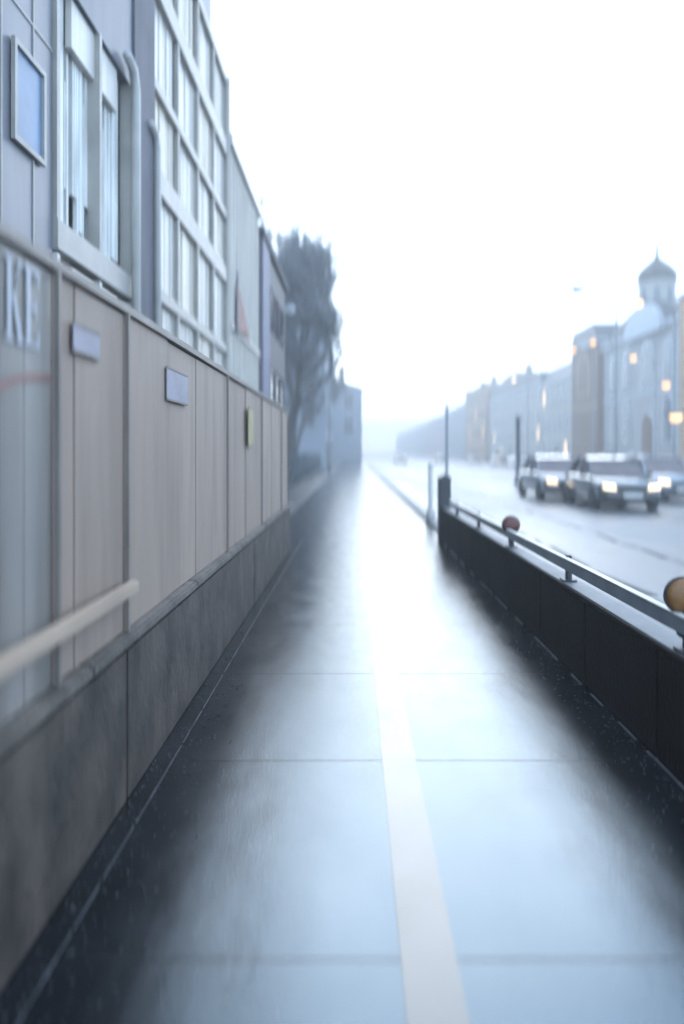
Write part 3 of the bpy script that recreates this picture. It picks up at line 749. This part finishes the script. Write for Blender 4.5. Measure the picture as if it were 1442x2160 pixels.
# plain dark poles on the road side
def pole(px, y0, y1, label, r, m='steel'):
    Y = F*H/(y0-VY); X = (px-VX)/F*Y; z = H+(VY-y1)*Y/F
    t = thing('signal_pole', label, 'pole', (X, Y, 0))
    MB().lathe([(r*1.8, 0), (r*1.8, .25), (r, .3), (r, z)], n=12).build('shaft', M[m], t, smooth=True)
    MB().lathe([(r*1.2, z), (r*1.2, z+.04), (.01, z+.1)], n=12).build('cap', M[m], t)
    return t, z
pole(1092, 1022, 880, 'dark slim pole standing on the road before the pale gabled house', .12, 'post')
pole(942, 1050, 858, 'slim dark pole beside the end pillar of the parapet', .05, 'steel')
t, z = pole(908, 1100, 985, 'pale short post on the path edge near the end pillar', .06, 'white_metal')

# ---------------------------------------------------------------- cars
def car(paint, name='car'):
    t = thing('car', 'x', 'car')
    # length along Y, front at -Y; sections (y, halfwidth, zbot, zshoulder)
    secs = [(-2.12, .62, .34, .55), (-2.05, .78, .24, .70), (-1.75, .85, .20, .80), (-1.2, .875, .20, .90), (-.75, .885, .20, .95), (.3, .89, .20, .96), (1.3, .885, .20, .98), (1.85, .86, .22, .97), (2.08, .80, .28, .90), (2.12, .70, .36, .70)]
    b = MB(); vs = []; n = 10
    for (y, hw, zb, zs) in secs:
        zm = (zb+zs)/2
        pts = [(-hw*.86, zb), (-hw, zb+.10), (-hw*1.0, zm), (-hw*.97, zs-.08), (-hw*.86, zs), (hw*.86, zs), (hw*.97, zs-.08), (hw, zm), (hw, zb+.10), (hw*.86, zb)]
        vs += [(x, y, z) for x, z in pts]
    fs = []
    for i in range(len(secs)-1):
        for k in range(n): a, c = i*n+k, i*n+(k+1) % n; fs.append((a, c, c+n, a+n))
    fs.append(tuple(range(n))); fs.append(tuple((len(secs)-1)*n+k for k in range(n)))
    b.add(vs, fs); body = b.build('body', paint, t, smooth=True)
    # cabin: roof + pillars in paint, glass slightly inside
    cs = [(-.95, .74, .93, .94), (-.25, .62, .95, 1.40), (.25, .61, .95, 1.455), (.9, .60, .95, 1.43), (1.65, .66, .95, 1.02)]
    g = MB(); vs = []
    for (y, hw, zb, zt) in cs: vs += [(-.78, y, zb-.03), (-hw, y, zt), (hw, y, zt), (.78, y, zb-.03)]
    fs = [(i*4+k, i*4+k+1, i*4+k+5, i*4+k+4) for i in range(4) for k in range(3)]+[(0, 1, 2, 3), (16, 17, 18, 19)]
    g.add(vs, fs); g.build('windows', M['windscreen'], t)
    r = MB(); vs = []
    for (y, hw, z) in ((-.30, .63, 1.395), (.25, .63, 1.465), (.95, .62, 1.43)): vs += [(-hw, y, z), (-hw*.9, y, z+.03), (hw*.9, y, z+.03), (hw, y, z)]
    r.add(vs, [(i*4+k, i*4+(k+1) % 4, i*4+4+(k+1) % 4, i*4+4+k) for i in range(2) for k in range(4)]+[(0, 1, 2, 3), (8, 9, 10, 11)])
    for s in (-1, 1):
        r.bar((s*.765, -.93, .93), (s*.63, -.27, 1.41), .06, .05); r.bar((s*.73, 1.6, 1.0), (s*.62, .92, 1.43), .09, .06); r.bar((s*.785, .3, .95), (s*.625, .3, 1.44), .06, .05)
    r.build('roof', paint, t)
    for s in (-1, 1):
        for y in (-1.32, 1.32):
            ty = MB().lathe([(.20, -.10), (.31, -.10), (.33, -.07), (.33, .07), (.31, .10), (.20, .10)], (s*.80, y, .33), 20, 'x').build('wheel', M['black'], t, smooth=True)
            MB().lathe([(.02, -.06), (.2, -.05), (.2, .05), (.02, .06)], (s*.84, y, .33), 16, 'x').build('rim', M['chrome'], ty)
        MB().prism([(s*.42, .60), (s*.74, .63), (s*.77, .74), (s*.46, .71)], -2.13, -1.98, 'xz').build('headlight', M['headlight'], t)
        MB().prism([(s*.50, .74), (s*.78, .74), (s*.78, .88), (s*.54, .86)], 2.03, 2.13, 'xz').build('tail_light', M['carred'], t)
        MB().box(*sorted((s*.86, s*1.02)), -.78, -.68, .92, 1.04).build('mirror', paint, t, bevel=.02)
    gr = MB().box(-.38, .38, -2.15, -2.0, .56, .68)
    for k in range(3): gr.box(-.37, .37, -2.165, -2.152, .57+k*.04, .585+k*.04)
    gr.build('grille', M['black'], t)
    MB().box(-.70, .70, -2.17, -2.0, .28, .44).build('bumper', M['black'], t, bevel=.03)
    MB().box(-.26, .26, -2.185, -2.172, .40, .50).build('number_plate', M['plate'], t)
    return t
def retint(o, paint):
    for c in [o]+list(o.children_recursive):
        if c.type == 'MESH' and c.name.split('.')[0] in ('body', 'roof', 'mirror'):
            c.data = c.data.copy(); c.data.materials[0] = paint
proto = car(M['carpaint'])
def place(o, px, py, label, s=1, rz=0):
    Y = F*H/(py-VY); X = (px-VX)/F*Y; o.location = (X, Y+2.1, 0); o.rotation_euler.z = rz; o['label'] = label; o['group'] = 'cars on the road'
cars = [(1338, 1080, 'dark green car driving on the road, largest and nearest', 'carpaint', -.03),
        (1203, 1058, 'silver grey car with headlights on, left of the dark green car', 'carsilver', 0),
        (1442, 1062, 'grey blue car with one warm headlight cut by the right edge', 'carblue', 0),
        (846, 979, 'small distant car with white headlights beside the vanishing path', 'carwhite', 0),
        (933, 978, 'small distant dark car right of the slim dark pole', 'carblue', 0),
        (1005, 977, 'distant dark car before the tan and brown house', 'carpaint', 0),
        (1060, 982, 'far silver car below the broad gabled house', 'carsilver', 0),
        (1102, 986, 'far white car just right of the dark slim pole', 'carwhite', 0),
        (1300, 993, 'red car parked at the far kerb behind the dark green car', 'carred', 0),
        (1368, 998, 'white car parked at the far kerb under the church', 'carwhite', 0)]
for i, (px, py, lb, pm, rzz) in enumerate(cars):
    if i == 0: o = proto
    else:
        o = copy_tree(proto)
        retint(o, M[pm])
    place(o, px, py, lb, rz=rzz)

# ---------------------------------------------------------------- haze
hz = MB().box(-60, 140, -12, 620, -1.2, 26).build('haze', None)
hz.data.materials.clear()
hm = bpy.data.materials.new('haze'); hm.use_nodes = True; N = hm.node_tree.nodes; N.clear()
pv = N.new('ShaderNodeVolumePrincipled'); pv.inputs['Color'].default_value = (1, .99, .98, 1); pv.inputs['Density'].default_value = .0055
pv.inputs['Anisotropy'].default_value = .3
oo = N.new('ShaderNodeOutputMaterial'); hm.node_tree.links.new(pv.outputs[0], oo.inputs['Volume'])
hz.data.materials.append(hm); tag(hz, 'pale winter haze filling the street', 'haze', kind='stuff')
